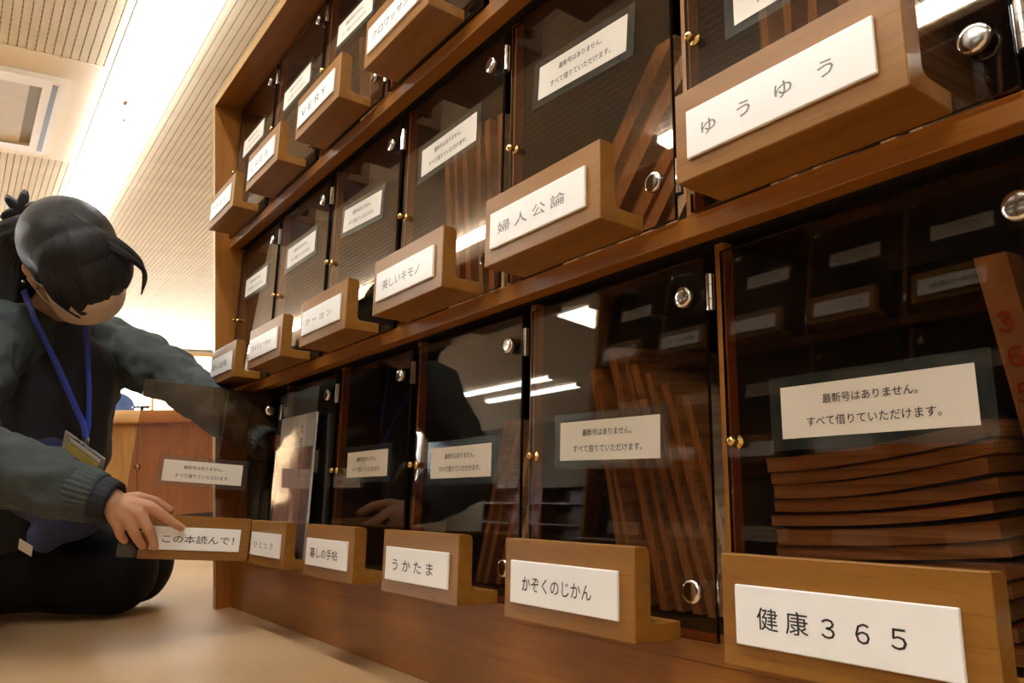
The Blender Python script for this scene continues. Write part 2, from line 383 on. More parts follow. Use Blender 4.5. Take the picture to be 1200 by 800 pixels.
# shared meshes for the doors (door frame: x right, z up, y into the rack)
def door_panel():
    bm = bmesh.new(); _, fs = bm_box(bm, (0.0152, 0, 0.0015), (0.2675, 0.004, 0.3265))
    for f in fs:
        f.normal_update()
    bm.normal_update()
    for f in bm.faces:
        f.material_index = 0 if abs(f.normal.y) > 0.5 else 1
    me = to_mesh(bm, 'door'); me.materials.append(M['acrylic']); me.materials.append(M['acrylic_edge']); return me
def holder_mesh():
    r = 0.006
    fil = [(-0.0354 + r - r * math.sin(a), 0.0147 + r - r * math.cos(a)) for a in (0, 0.5, 1.0, math.pi / 2)]
    rt_ = [(-0.0354 - 0.006 + 0.006 * math.cos(a), 0.0755 - 0.006 + 0.006 * math.sin(a)) for a in (0, 0.5, 1.05, math.pi / 2)]
    prof = [(-0.054, 0.0), (-0.0005, 0.0), (-0.0005, 0.0147)] + fil + rt_ + [(-0.054, 0.0755)]
    me = prism_mesh(prof, 0.0487, 0.2303, 0, 0.0008, 1, 'display_ledge'); me.materials.append(M['wood_holder']); return me
PANEL = door_panel(); HOLDER = holder_mesh()
CARD = box_mesh((0.0622, -0.0572, 0.0155), (0.2132, -0.0541, 0.0552), 0.0009, 2, 'title_card'); CARD.materials.append(M['card'])
CARDY = CARD.copy(); CARDY.materials.clear(); CARDY.materials.append(M['card_yellow'])
CAP = lathe([(0.0035, -0.0005), (0.0035, -0.0032), (0.0092, -0.0032), (0.0098, -0.0045), (0.0098, -0.0075), (0.0090, -0.0092), (0.0060, -0.0096), (0.0001, -0.0097)], 28, 'hinge_cap'); CAP.materials.append(M['chrome'])
KNOB = lathe([(0.0058, -0.0002), (0.0058, -0.0014), (0.0024, -0.0018), (0.0024, -0.0045), (0.0040, -0.0062), (0.0046, -0.0085), (0.0038, -0.0108), (0.0015, -0.0122), (0.0001, -0.0124)], 20, 'knob'); KNOB.materials.append(M['brass'])
def hinge_mesh():
    bm = bmesh.new()
    for a, b in ((0.0, 0.0095), (0.0100, 0.0225), (0.0230, 0.0325)):
        r = bmesh.ops.create_cone(bm, cap_ends=True, segments=12, radius1=0.0036, radius2=0.0036, depth=b - a)
        for v in r['verts']: v.co.z += (a + b) / 2
    bm_box(bm, (-0.0045, 0.0005, 0.0), (0.0, 0.0035, 0.0325))
    me = to_mesh(bm, 'hinge'); me.materials.append(M['chrome']); return me
HINGE = hinge_mesh()
NOTICE1 = text_mesh('最新号はありません。', width=0.070, weight=0.006)
NOTICE2 = text_mesh('すべて借りていただけます。', width=0.098, weight=0.006)
NOTICE1.materials.append(M['ink']); NOTICE2.materials.append(M['ink'])
def notice_mesh(film, x0=0.0695, x1=0.2115, h=0.0395, mx=0.010, mz=0.0085):
    return box_mesh((x0 - mx, -0.0010, -mz), (x1 + mx, -0.0002, h + mz)) if film else box_mesh((x0, -0.0013, 0), (x1, -0.0010, h))
NPAPER = notice_mesh(False); NPAPER.materials.append(M['paper'])
NFILM = notice_mesh(True); NFILM.materials.append(M['film'])

PZ = {-1: 0.183, 0: 0.183, 1: 0.206, 2: 0.160}      # notice height above the door's foot by row
def build_door(parent, row, col, title, tw, th, faded_glare=False, mw=None, pz=None, px=0.0, yellow=False, slant=0.0):
    d = link('door', PANEL, None, parent)
    if mw is None:
        d.matrix_local = Matrix.Translation((col * W, -0.0063, Z2 + (2 - row) * H - 0.0026)) @ Matrix.Rotation(-ANG, 4, 'X')
    else:
        d.matrix_local = mw
    link('display_ledge', HOLDER, None, d)
    link('title_card', CARDY if yellow else CARD, None, d)
    if title:
        me = text_mesh(title, width=tw * 0.151, height=th * 0.0397, weight=0.004)
        if not me.materials: me.materials.append(M['ink_faded_glare'] if faded_glare else M['ink'])
        t = link('title_lettering', me, None, d); t.location = (0.0622 + 0.151 * (0.46 + px), -0.05735, 0.0345)
    z = PZ[row] if pz is None else pz
    f = link('notice_sleeve', NFILM, None, d); f.location = (0, 0, z)
    p = link('notice_paper', NPAPER, None, d); p.location = (0, 0, z)
    for o in (f, p):
        o.location.y = 0; o.rotation_euler = (0, 0, 0)
    if slant:
        for o in (f, p): o.matrix_local = Matrix.Translation((0.14, 0, z)) @ Matrix.Rotation(slant, 4, 'Y') @ Matrix.Translation((-0.14, 0, 0))
    for me, zz in ((NOTICE1, 0.0275), (NOTICE2, 0.0115)):
        t = link('notice_lettering', me, None, d)
        t.matrix_local = Matrix.Translation((0.14, -0.0015, z)) @ Matrix.Rotation(slant, 4, 'Y') @ Matrix.Translation((0, 0, zz))
    for zz in (0.0235, 0.276):
        h = link('hinge', HINGE, None, d); h.location = (0.2725, 0.0015, zz)
    for zz in (0.0400, 0.2915):
        c = link('hinge_cap', CAP, None, d); c.location = (0.249, 0, zz)
    kn = link('knob', KNOB, None, d); kn.location = (0.0265, 0, 0.1605)
    return d

def rack(name, label, loc, rz, rows=(0, 1, 2)):
    TOP = Z2 + (3 - rows[0]) * H - 0.0081
    t = empty(name, loc, rz); tag(t, label, 'magazine rack')
    wv, we = M['wood_v'], M['wood_edge']
    L = NC * W
    for xa, xb in ((-0.018, 0.0), (L + 0.012, L + 0.030)):
        s = box('side_panel', (xa, -0.0323, 0), (xb, 0.33, TOP), wv, t)
        bm = bmesh.new(); bm_box(bm, (xa - 0.0004, -0.0331, 0), (xb + 0.0004, -0.0323, TOP)); link('edge_band', to_mesh(bm), we, s)
        e_ = 0.0004 if xa < 0 else -0.0004
        box('inner_shade_sheet', (xb - 0.0002 if xa < 0 else xa - 0.0008, 0.036, Z2), (xb + 0.0008 if xa < 0 else xa + 0.0002, 0.319, TOP - 0.02), M['interior_shade'], s)  # thin black sheet added for the shade inside the end compartments
    tb = box('top_board', (-0.0004, -0.0323, TOP - 0.018), (L + 0.012, 0.33, TOP), M['wood'], t)
    bm = bmesh.new(); bm_box(bm, (0, -0.0331, TOP - 0.0184), (L + 0.012, -0.0323, TOP + 0.0002)); link('edge_band', to_mesh(bm), wood('pale_edge_top', (0.45, 0.26, 0.09), (0.60, 0.36, 0.14)) if 'top_edge' not in M else M['top_edge'], tb)
    for row in rows:
        z = Z2 + (2 - row) * H
        sb = box('shelf_board', (0, 0.024, z - 0.0202), (L + 0.012, 0.32, z - 0.0018), M['interior_shade'], t)
        box('front_rail', (0, 0, z - 0.0203), (L + 0.012, 0.024, z - 0.0017), M['wood'], sb, 0.0008)
    box('base_board', (0, 0.0009, 0), (L + 0.012, 0.02, Z2 - 0.0206), M['wood'], t)
    box('back_panel', (0, 0.32, 0), (L + 0.012, 0.328, TOP - 0.018), M['interior_shade'], t)
    # dividers with a slanted front edge that follows the doors
    z = -0.0015; hgt = H - 0.0205
    pr = [(0.0004, z), (0.32, z), (0.32, z + hgt), (0.0004 + hgt * 0.1, z + hgt)]
    pr2 = [(p + (0.012 if i in (0, 3) else 0), q) for i, (p, q) in enumerate(pr)]
    dv = prism_mesh(pr2, 0.0046, 0.0144, 0, 0, 1, 'divider'); dv.materials.append(M['interior_shade'])
    pe = [pr[0], (pr[0][0] + 0.012, pr[0][1]), (pr[3][0] + 0.012, pr[3][1]), pr[3]]
    de = prism_mesh(pe, 0.0045, 0.0145, 0, 0.0006, 1, 'edge_band'); de.materials.append(wv)
    for row in rows:
        for c in range(1, NC + 1):
            o = link('divider', dv, None, t); o.location = (c * W, 0, Z2 + (2 - row) * H); link('edge_band', de, None, o)
            if row == rows[0]: o.scale = (1, 1, 0.996)
    return t

main = rack('magazine_rack', 'large orange brown magazine rack with rows of smoked plastic doors and white title cards', (0, 0, 0), 0)
T = {(2, 1): ('ひ と と き', .66, .26, True), (2, 2): ('暮しの手帖', .68, .36, False), (2, 3): ('う か た ま', .66, .34, False), (2, 4): ('かぞくのじかん', .66, .34, False),
     (2, 5): ('健 康 ３ ６ ５', .68, .37, False), (2, 6): ('', 0, 0, False),
     (1, 0): ('婦人画報', .72, .34, True), (1, 1): ('Ｂａｂｙ－ｍｏ', .68, .34, True), (1, 2): ('ク ー ヨ ン', .68, .26, True), (1, 3): ('美しいキモノ', .66, .34, True),
     (1, 4): ('婦 人 公 論', .72, .32, True), (1, 5): ('ゆ   う   ゆ   う', .72, .30, True), (1, 6): ('', 0, 0, False),
     (0, 0): ('クウネル', .68, .32, True), (0, 1): ('ＣＲＥＡ', .66, .34, True), (0, 2): ('ＶＥＲＹ', .68, .3, False), (0, 3): ('クロワッサン', .70, .32, False), (0, 4): ('', 0, 0, False), (0, 5): ('', 0, 0, False), (0, 6): ('', 0, 0, False)}
PZX = {(2, 3): 0.141, (2, 2): 0.148, (2, 4): 0.1525, (1, 4): 0.1985, (1, 5): 0.150, (1, 2): 0.197, (1, 3): 0.207}
SL = {(1, 4): R(4.2), (2, 4): R(1.2), (1, 2): R(4.0), (0, 2): R(3.5)}
for (row, col), (s, tw, th, fd) in T.items():
    d = build_door(main, row, col, s, tw, th, fd, pz=PZX.get((row, col)), yellow=(row, col) in ((1, 4), (2, 3)), slant=SL.get((row, col), 0))
# the open door, swung out towards the kneeling person
EX = V((0.12856, 0.98177, -0.13997)).normalized(); EZ = V((-0.06535, 0.14923, 0.98664)); EZ = (EZ - EX * EZ.dot(EX)).normalized(); EN = V((0.98955, -0.1177, 0.0833)); EY = EZ.cross(EX)
OO = V((0.22667, -0.27954, 0.15116))
mw = Matrix(((EX.x, EY.x, EZ.x, OO.x), (EX.y, EY.y, EZ.y, OO.y), (EX.z, EY.z, EZ.z, OO.z), (0, 0, 0, 1)))
od = build_door(main, 2, 0, 'この本読んで！', .80, .36, False, mw=mw, pz=0.140, px=0.07)
od['label'] = 'swung open smoked door held by the kneeling person'

# opposite rack, seen mirrored in the doors
opp = rack('magazine_rack', 'matching magazine rack facing the first one, seen only mirrored in its doors', (-0.24 + NC * W + 0.03, -1.25, 0), math.pi, (-1, 0, 1, 2))
TO = {(0, 2): '趣味の園芸', (0, 3): 'すてきにハンドメイド', (1, 2): '芸術新潮', (1, 3): '', (0, 5): '園芸ガイド'}
for row in (-1, 0, 1, 2):
    for col in range(NC):
        s = TO.get((row, col), '')
        build_door(opp, row, col, s, .72, .32)

# ================================================================== MAGAZINES
COVERS = [(0.62, 0.55, 0.45), (0.55, 0.22, 0.16), (0.30, 0.33, 0.40), (0.66, 0.60, 0.35), (0.45, 0.42, 0.40), (0.70, 0.66, 0.60)]
CM = [noisy(mat('magazine_cover', c, 0.3), tuple(x * 0.7 for x in c), c, 12) for c in COVERS]

def mag_mesh(w, d, t, curve=0.0, ragged=0.0, wave=0.0, seed=0):
    """magazine lying flat: spine along +y side, x = width, y = depth, z = thickness; pages only"""
    rnd = random.Random(seed); bm = bmesh.new(); n = 14
    cols = []
    for i in range(n + 1):
        u = i / n; x = u * w
        z = curve * u * u + wave * math.sin(u * 5.5 + seed)
        cols.append([bm.verts.new((x, 0, z)), bm.verts.new((x, d, z * 0.7)), bm.verts.new((x, d, z * 0.7 + t)), bm.verts.new((x, 0, z + t))])
    for i in range(n):
        a, b = cols[i], cols[i + 1]
        for j in range(4): bm.faces.new((a[j], a[(j + 1) % 4], b[(j + 1) % 4], b[j]))
    bm.faces.new(cols[0][::-1]); bm.faces.new(cols[-1])
    bmesh.ops.recalc_face_normals(bm, faces=bm.faces[:])
    return to_mesh(bm, 'pages')

def flat_magazine(name, x, y, z, w, d, t, curve, wave, seed, label, group):
    r = empty(name, (x, y, z)); tag(r, label, 'magazine', group)
    link('pages', mag_mesh(w, d, t * 0.9, curve, 0, wave, seed), M['pages'], r)
    c = link('cover', mag_mesh(w + 0.001, d + 0.001, t * 0.05, curve, 0, wave, seed), CM[seed % 6], r); c.location = (-0.0005, -0.0008, t * 0.91)
    return r
ORD = ['first', 'second', 'third', 'fourth', 'fifth', 'sixth', 'seventh', 'eighth', 'ninth', 'tenth', 'eleventh', 'twelfth']
z = Z2; NST = 12
for k in range(NST):
    t = (0.012, 0.010, 0.013, 0.009, 0.012, 0.010, 0.0125, 0.009, 0.011, 0.0115, 0.0095, 0.012)[k]
    gap = 0.0006 if k not in (4, 6, 7) else 0.0022
    cur = 0.004 + 0.0018 * k
    left = 1.368 + (0.002, 0.005, 0.004, 0.006, 0.001, 0.0, 0.005, 0.0, 0.003, 0.007, 0.004, 0.0)[k]
    flat_magazine('magazine', left, 0.052 + (k % 3) * 0.002, z, 1.548 - left - (k * 7 % 5) * 0.0015, 0.21, t, cur * 0.8, 0.0004, k,
                  'magazine lying flat in the large pile behind smoked plastic, %s from the bottom' % ORD[k], 'pile of magazines behind the lower right door')
    z += t + gap

def upright_magazine(x, y, z0, w, h, t, lean, seed, label, group, bend=0.0, title=None):
    """magazine standing on its edge, thin side towards the door; lean in radians about y, positive to the right"""
    r = empty('magazine', (x, y, z0)); tag(r, label, 'magazine', group)
    bm = bmesh.new(); n = 10; rows = []
    bm2 = bmesh.new(); rows2 = []
    for i in range(n + 1):
        u = i / n; zz = u * h * math.cos(lean) - bend * u * u * 0.3; xx = u * h * math.sin(lean) + bend * u * u
        rows.append([bm.verts.new(c) for c in ((xx, 0.001, zz), (xx + t * 0.9, 0.001, zz), (xx + t * 0.9, w, zz), (xx, w, zz))])
        rows2.append([bm2.verts.new(c) for c in ((xx - t * 0.05, 0, zz), (xx, 0, zz), (xx, w, zz), (xx - t * 0.05, w, zz))])
    for B, Rw in ((bm, rows), (bm2, rows2)):
        for i in range(n):
            for j in range(4): B.faces.new((Rw[i][j], Rw[i][(j + 1) % 4], Rw[i + 1][(j + 1) % 4], Rw[i + 1][j]))
        B.faces.new(Rw[0][::-1]); B.faces.new(Rw[-1]); bmesh.ops.recalc_face_normals(B, faces=B.faces[:])
    link('pages', to_mesh(bm), CM[5] if title else M['pages_v'], r); link('cover', to_mesh(bm2), CM[seed % 6], r)
    if title:
        me = text_mesh(title[0], height=title[1], weight=0.01); 
        if not me.materials: me.materials.append(title[2])
        o = link('spine_lettering', me, None, r)
        u = 0.80; o.matrix_local = Matrix.Translation((0.74 * h * math.sin(lean) + t * 0.36, -0.0008, 0.74 * h * math.cos(lean))) @ Matrix.Rotation(lean, 4, 'Y')
    return r
M['orange_ink'] = mat('orange_print', (0.6, 0.12, 0.03), 0.5); M['navy_ink'] = mat('navy_print', (0.02, 0.02, 0.12), 0.5)
# right end of the lower right compartment: two magazines leaning left, spine numerals 3 6 5
upright_magazine(1.583, 0.055, Z2, 0.20, 0.272, 0.021, R(-6), 5, 'upright magazine with orange numerals on its spine beside the flat pile', 'standing magazines', title=('３\n６\n５', 0.062, M['orange_ink']))
upright_magazine(1.6075, 0.055, Z2, 0.20, 0.276, 0.008, R(-3), 4, 'upright magazine with dark numerals on its spine leaning against the orange-numbered one', 'standing magazines', title=('３\n６\n５\n', 0.09, M['navy_ink']))
def row_of(row, col, items, where):
    z0 = Z2 + (2 - row) * H
    for i, (x, t, h, lean, bend, seed) in enumerate(items):
        upright_magazine(col * W + x, 0.06 + 0.004 * (seed % 3), z0, 0.20, h, t, R(lean), seed, '%s magazine from the brass knob behind the %s titled door' % (ORD[i], where), 'magazines behind the door with the %s card' % where, bend)
row_of(2, 4, [(0.095, 0.007, 0.25, -6, 0.0, 0), (0.112, 0.006, 0.235, -9, 0.0, 3), (0.140, 0.011, 0.27, -9, -0.004, 1), (0.158, 0.008, 0.262, -10, 0, 5), (0.178, 0.012, 0.25, -12, -0.004, 2), (0.200, 0.009, 0.24, -13, 0.0, 4), (0.222, 0.010, 0.225, -13, 0, 0), (0.240, 0.009, 0.21, -12, 0, 3)], 'seven-kana')
row_of(2, 3, [(0.082, 0.009, 0.225, 24, 0.0, 0), (0.100, 0.010, 0.215, 26, 0.0, 3), (0.122, 0.012, 0.205, 27, 0.0, 1), (0.146, 0.010, 0.20, 28, 0, 5)], 'four-kana')
row_of(1, 4, [(0.020, 0.026, 0.275, 38, 0.02, 0), (0.056, 0.028, 0.25, 40, 0.02, 3), (0.098, 0.026, 0.20, 40, 0.02, 5), (0.136, 0.022, 0.155, 40, 0.01, 1), (0.168, 0.018, 0.11, 40, 0.0, 2)], 'stained four-kanji')
row_of(1, 3, [(0.050, 0.012, 0.265, 2, 0, 0), (0.070, 0.010, 0.272, 3, 0, 3), (0.090, 0.014, 0.262, 2, 0, 1), (0.115, 0.010, 0.270, 4, 0, 5), (0.140, 0.013, 0.265, 3, 0, 2), (0.168, 0.012, 0.258, 5, 0, 4)], 'mixed kanji and kana')
row_of(1, 5, [(0.050, 0.008, 0.21, 3, 0, 0), (0.068, 0.008, 0.20, 5, 0, 3), (0.086, 0.009, 0.205, 6, 0, 1), (0.150, 0.012, 0.20, -8, 0, 5), (0.175, 0.010, 0.19, -14, 0, 2)], 'largest upper')
row_of(0, 2, [(0.050, 0.012, 0.22, 2, 0, 3), (0.080, 0.012, 0.23, 3, 0, 0)], 'four-capital')
row_of(2, 1, [(0.205, 0.012, 0.25, -2, 0, 3)], 'faint red')

# magazine in a clear sleeve standing on the ledge of the ひととき door
dsp = empty('display_magazine'); tag(dsp, 'red and white magazine in a clear sleeve on a ledge beside the open door', 'magazine')
dsp.matrix_world = Matrix.Translation((W, -0.0063, Z2 - 0.0026)) @ Matrix.Rotation(-ANG, 4, 'X') @ Matrix.Translation((0.040, -0.012, 0.0152)) @ Matrix.Rotation(R(-1.0), 4, 'X')
m = mat('red_photo_cover', (0.25, 0.06, 0.04), 0.35)
n, l, b = nodes(m)
tc = n.new('ShaderNodeTexCoord'); no = n.new('ShaderNodeTexNoise'); no.inputs['Scale'].default_value = 30; mp = n.new('ShaderNodeMapping'); mp.inputs['Scale'].default_value = (1, 1, 0.3)
cr = n.new('ShaderNodeValToRGB'); e = cr.color_ramp.elements; e[0].position = 0.3; e[0].color = (0.13, 0.03, 0.02, 1); e[1].position = 0.72; e[1].color = (0.5, 0.40, 0.38, 1); x = e.new(0.55); x.color = (0.30, 0.08, 0.05, 1)
l.new(tc.outputs['Object'], mp.inputs['Vector']); l.new(mp.outputs['Vector'], no.inputs['Vector']); l.new(no.outputs['Fac'], cr.inputs['Fac']); l.new(cr.outputs['Color'], b.inputs['Base Color'])
box('pages', (0.012, -0.006, 0), (0.180, -0.001, 0.249), M['white_cloth'], dsp)
cv = box('cover_photo', (0.012, -0.0068, 0), (0.180, -0.006, 0.190), m, dsp)
box('cover_masthead', (0.012, -0.0069, 0.190), (0.180, -0.0061, 0.249), M['white_cloth'], dsp)
tm = text_mesh('九\n年\n百\n日', height=0.095); tm.materials.append(M['ink'])
o = link('cover_title', tm, None, dsp); o.location = (0.125, -0.0072, 0.185)
tm = text_mesh('悪\n方\nの\n里', height=0.060); tm.materials.append(M['ink_faded_glare'])
o = link('cover_subtitle', tm, None, dsp); o.location = (0.098, -0.0072, 0.205)
sl = box_mesh((0.0, -0.0090, -0.0002), (0.192, -0.0086, 0.295)); sl.materials.append(M['sleeve'])
link('clear_sleeve', sl, None, dsp)
sl = box_mesh((0.150, -0.0098, -0.0002), (0.192, -0.0094, 0.295)); sl.materials.append(M['sleeve'])
link('sleeve_flap', sl, None, dsp)

# ================================================================== PERSON
def wob(co, s, a):
    return noise.noise(co * s) * a

def capsules(bm, chain, seg=16, flat=None):
    """chain of (point, radius): tapered segments with a ball at each joint"""
    for i, (p, r) in enumerate(chain):
        p = V(p)
        rr = bmesh.ops.create_icosphere(bm, subdivisions=3, radius=r)
        for v in rr['verts']: v.co += p
        if i + 1 < len(chain):
            q, r2 = V(chain[i + 1][0]), chain[i + 1][1]; dvec = q - p
            if dvec.length < 1e-5: continue
            qt = dvec.to_track_quat('Z', 'Y').to_matrix().to_4x4()
            cc = bmesh.ops.create_cone(bm, cap_ends=True, segments=seg, radius1=r, radius2=r2, depth=dvec.length)
            mt = Matrix.Translation((p + q) / 2) @ qt
            for v in cc['verts']: v.co = mt @ v.co

def ellipsoid(bm, c, ax, rad, sub=4):
    rr = bmesh.ops.create_icosphere(bm, subdivisions=sub, radius=1.0)
    for v in rr['verts']:
        v.co = V(c) + ax[0] * (v.co.x * rad[0]) + ax[1] * (v.co.y * rad[1]) + ax[2] * (v.co.z * rad[2])

def remesh(o, voxel, smooth=4, fac=0.5):
    md = o.modifiers.new('voxel', 'REMESH'); md.mode = 'VOXEL'; md.voxel_size = voxel; md.use_smooth_shade = True
    if smooth:
        sm = o.modifiers.new('smooth', 'SMOOTH'); sm.iterations = smooth; sm.factor = fac

def bake(o):
    dg = bpy.context.evaluated_depsgraph_get(); me = bpy.data.meshes.new_from_object(o.evaluated_get(dg))
    o.modifiers.clear(); o.data = me
    for p in me.polygons: p.use_smooth = True

def cdir(x, y, z): return (CX * x + CY * y + CZ * z).normalized()   # directions given right / up / towards the lens side of the room

PB = V((-0.20, -0.33, 0.0))
person = empty('person', PB)
tag(person, 'kneeling person in dark grey-green cardigan, black trousers and face mask, holding the open door', 'person')

# head frame
HC = V((0.112, -0.327, 0.714)) - V((0.004, 0.0, 0.0))
Fd = cdir(0.62, -0.66, 0.42); Ud = cdir(0.25, 0.62, 0.74); Ud = (Ud - Fd * Ud.dot(Fd)).normalized(); Rd = Fd.cross(Ud).normalized()   # Rd = her right
def hp(r, f, u): return HC + Rd * r + Fd * f + Ud * u
body = bmesh.new()
AX = (Rd, Fd, Ud)
ellipsoid(body, hp(0, -0.010, 0.020), AX, (0.075, 0.094, 0.082))
ellipsoid(body, hp(0, 0.030, -0.030), AX, (0.062, 0.060, 0.075))
ellipsoid(body, hp(0, 0.050, -0.070), AX, (0.036, 0.038, 0.036))
capsules(body, [(hp(0, 0.086, 0.000), 0.009), (hp(0, 0.100, -0.026), 0.011)])          # nose
for s in (-1, 1):
    ellipsoid(body, hp(s * 0.030, 0.078, 0.002), AX, (0.015, 0.012, 0.009), 2)          # eyelids
    ellipsoid(body, hp(s * 0.040, 0.064, -0.030), AX, (0.024, 0.022, 0.022), 3)         # cheeks
    ellipsoid(body, hp(s * 0.078, -0.004, -0.012), AX, (0.008, 0.018, 0.030), 3)        # ears
    ellipsoid(body, hp(s * 0.080, -0.008, 0.004), AX, (0.010, 0.016, 0.014), 3)
ellipsoid(body, hp(0, 0.082, -0.052), AX, (0.022, 0.010, 0.008), 3)                     # lips
NK = V((-0.078, -0.346, 0.628))
capsules(body, [(hp(0, -0.02, -0.05), 0.050), (NK, 0.050)])
head, body = body, bmesh.new()
capsules(body, [(hp(0, -0.03, -0.06), 0.044), (NK, 0.055), (V((-0.145, -0.345, 0.50)), 0.10), (V((-0.26, -0.40, 0.34)), 0.11), (V((-0.42, -0.49, 0.22)), 0.12)])
RS, RE, RW = V((0.010, -0.470, 0.585)), V((0.135, -0.520, 0.350)), V((0.2945, -0.283, 0.2480))
LS, LE, LW = V((-0.185, -0.215, 0.600)), V((-0.025, -0.105, 0.498)), V((0.205, -0.004, 0.355))
capsules(body, [(NK, 0.05), (RS, 0.045), (RE, 0.036), (RW, 0.0235)])
capsules(body, [(NK, 0.05), (LS, 0.045), (LE, 0.036), (LW, 0.0235)])
for kx, ky in ((-0.122, -0.212), (-0.225, -0.150)):
    capsules(body, [(V((-0.44, -0.48, 0.21)), 0.085), (V((kx - 0.02, ky - 0.02, 0.095)), 0.055)])
    capsules(body, [(V((kx - 0.02, ky - 0.02, 0.08)), 0.050), (V((kx - 0.33, ky - 0.28, 0.064)), 0.040), (V((kx - 0.50, ky - 0.39, 0.055)), 0.030)])
limbs, body = body, bmesh.new()
capsules(body, [(RE.lerp(RW, 0.55), 0.030), (RW, 0.0235)])
# right hand: palm and five fingers closing on the door's title board
IM, MM, RM, LM_ = V((0.3113, -0.2250, 0.2350)), V((0.3131, -0.2430, 0.2270)), V((0.3090, -0.2600, 0.2185)), V((0.3000, -0.2740, 0.2100))
for q, r0, r1 in ((IM, 0.018, 0.0105), (MM, 0.019, 0.0108), (RM, 0.018, 0.0103), (LM_, 0.016, 0.0092)):
    capsules(body, [(RW, r0), (RW.lerp(q, 0.55), 0.0150), (q, r1)])
capsules(body, [(IM, 0.0105), (V((0.3105, -0.2040, 0.2185)), 0.0090), (V((0.3060, -0.1860, 0.2040)), 0.0080), (V((0.3010, -0.1715, 0.1945)), 0.0068)])
capsules(body, [(MM, 0.0108), (V((0.3125, -0.2280, 0.2000)), 0.0092), (V((0.3050, -0.2190, 0.1800)), 0.0082), (V((0.2975, -0.2140, 0.1660)), 0.0070)])
capsules(body, [(RM, 0.0102), (V((0.3075, -0.2500, 0.1960)), 0.0088), (V((0.2990, -0.2400, 0.1790)), 0.0078), (V((0.2925, -0.2330, 0.1690)), 0.0066)])
capsules(body, [(LM_, 0.0090), (V((0.2930, -0.2680, 0.1920)), 0.0076), (V((0.2790, -0.2600, 0.1820)), 0.0068), (V((0.2660, -0.2560, 0.1790)), 0.0058)])
capsules(body, [(RW + V((-0.012, 0.010, -0.004)), 0.016), (V((0.2760, -0.2400, 0.2500)), 0.0130), (V((0.2640, -0.2080, 0.2420)), 0.0098), (V((0.2600, -0.1830, 0.2250)), 0.0082)])
right_hand, body = body, bmesh.new()
capsules(body, [(LE.lerp(LW, 0.6), 0.030), (LW, 0.0235)])
# left hand reaching into the open compartment
LP = LW + V((0.010, 0.055, -0.015))
capsules(body, [(LW, 0.020), (LP, 0.024)])
for i_, (dx, dz) in enumerate(((-0.020, 0.012), (-0.007, 0.006), (0.008, 0.0), (0.020, -0.008))):
    capsules(body, [(LP + V((dx * 0.8, 0.008, dz)), 0.0100), (LP + V((dx + 0.012, 0.045, dz - 0.006)), 0.0086), (LP + V((dx * 1.2 + 0.020, 0.072 - i_ * 0.004, dz - 0.026)), 0.0070)])
capsules(body, [(LW + V((-0.012, 0.02, 0.0)), 0.013), (LP + V((-0.036, 0.012, -0.002)), 0.0100), (LP + V((-0.038, 0.036, -0.016)), 0.0080)])

def figure(name, bm, voxel, m, smooth=4, fac=0.5, fold=None):
    me = to_mesh(bm, name); o = link(name, me, m, None); remesh(o, voxel, smooth, fac)
    bpy.context.view_layer.update(); bake(o)
    if fold:
        s, a = fold
        me = o.data; nn = [v.normal.copy() for v in me.vertices]
        for v, nv in zip(me.vertices, nn):
            v.co += nv * (wob(v.co, s, a) + wob(v.co * 1.0 + V((5, 3, 1)), s * 2.3, a * 0.4))
    for v in o.data.vertices: v.co -= PB
    if not o.data.materials: o.data.materials.append(m)
    o.parent = person
    return o
pieces = [figure('body', b_m, vx, M['skin'], 3, 0.5) for b_m, vx in ((limbs, 0.009), (head, 0.0035), (right_hand, 0.0024), (body, 0.004))]
jb = bmesh.new()
for p_ in pieces: jb.from_mesh(p_.data)
bodyo = pieces[0]; old = bodyo.data; bodyo.data = to_mesh(jb, 'body', True); bodyo.data.materials.append(M['skin'])
for p_ in pieces[1:]: bpy.data.objects.remove(p_)
bodyo.name = 'body'

# cardigan: torso, sleeves with ribbed cuff
g = bmesh.new()
capsules(g, [(V((-0.100, -0.350, 0.600)), 0.088), (V((-0.165, -0.350, 0.50)), 0.150), (V((-0.27, -0.41, 0.35)), 0.155), (V((-0.38, -0.47, 0.24)), 0.165)])
capsules(g, [(V((-0.10, -0.345, 0.575)), 0.085), (RS + V((-0.02, 0.01, -0.01)), 0.082), (RS.lerp(RE, 0.5), 0.072), (RE, 0.068), (RE.lerp(RW, 0.45), 0.062), (RE.lerp(RW, 0.76), 0.050), (RE.lerp(RW, 0.80), 0.040)])
capsules(g, [(V((-0.13, -0.33, 0.57)), 0.085), (LS + V((0.01, -0.01, -0.015)), 0.078), (LS.lerp(LE, 0.5), 0.066), (LE, 0.058), (LE.lerp(LW, 0.5), 0.050), (LW, 0.040)])
figure('cardigan', g, 0.006, M['cardigan'], 8, 0.6, (20, 0.011))
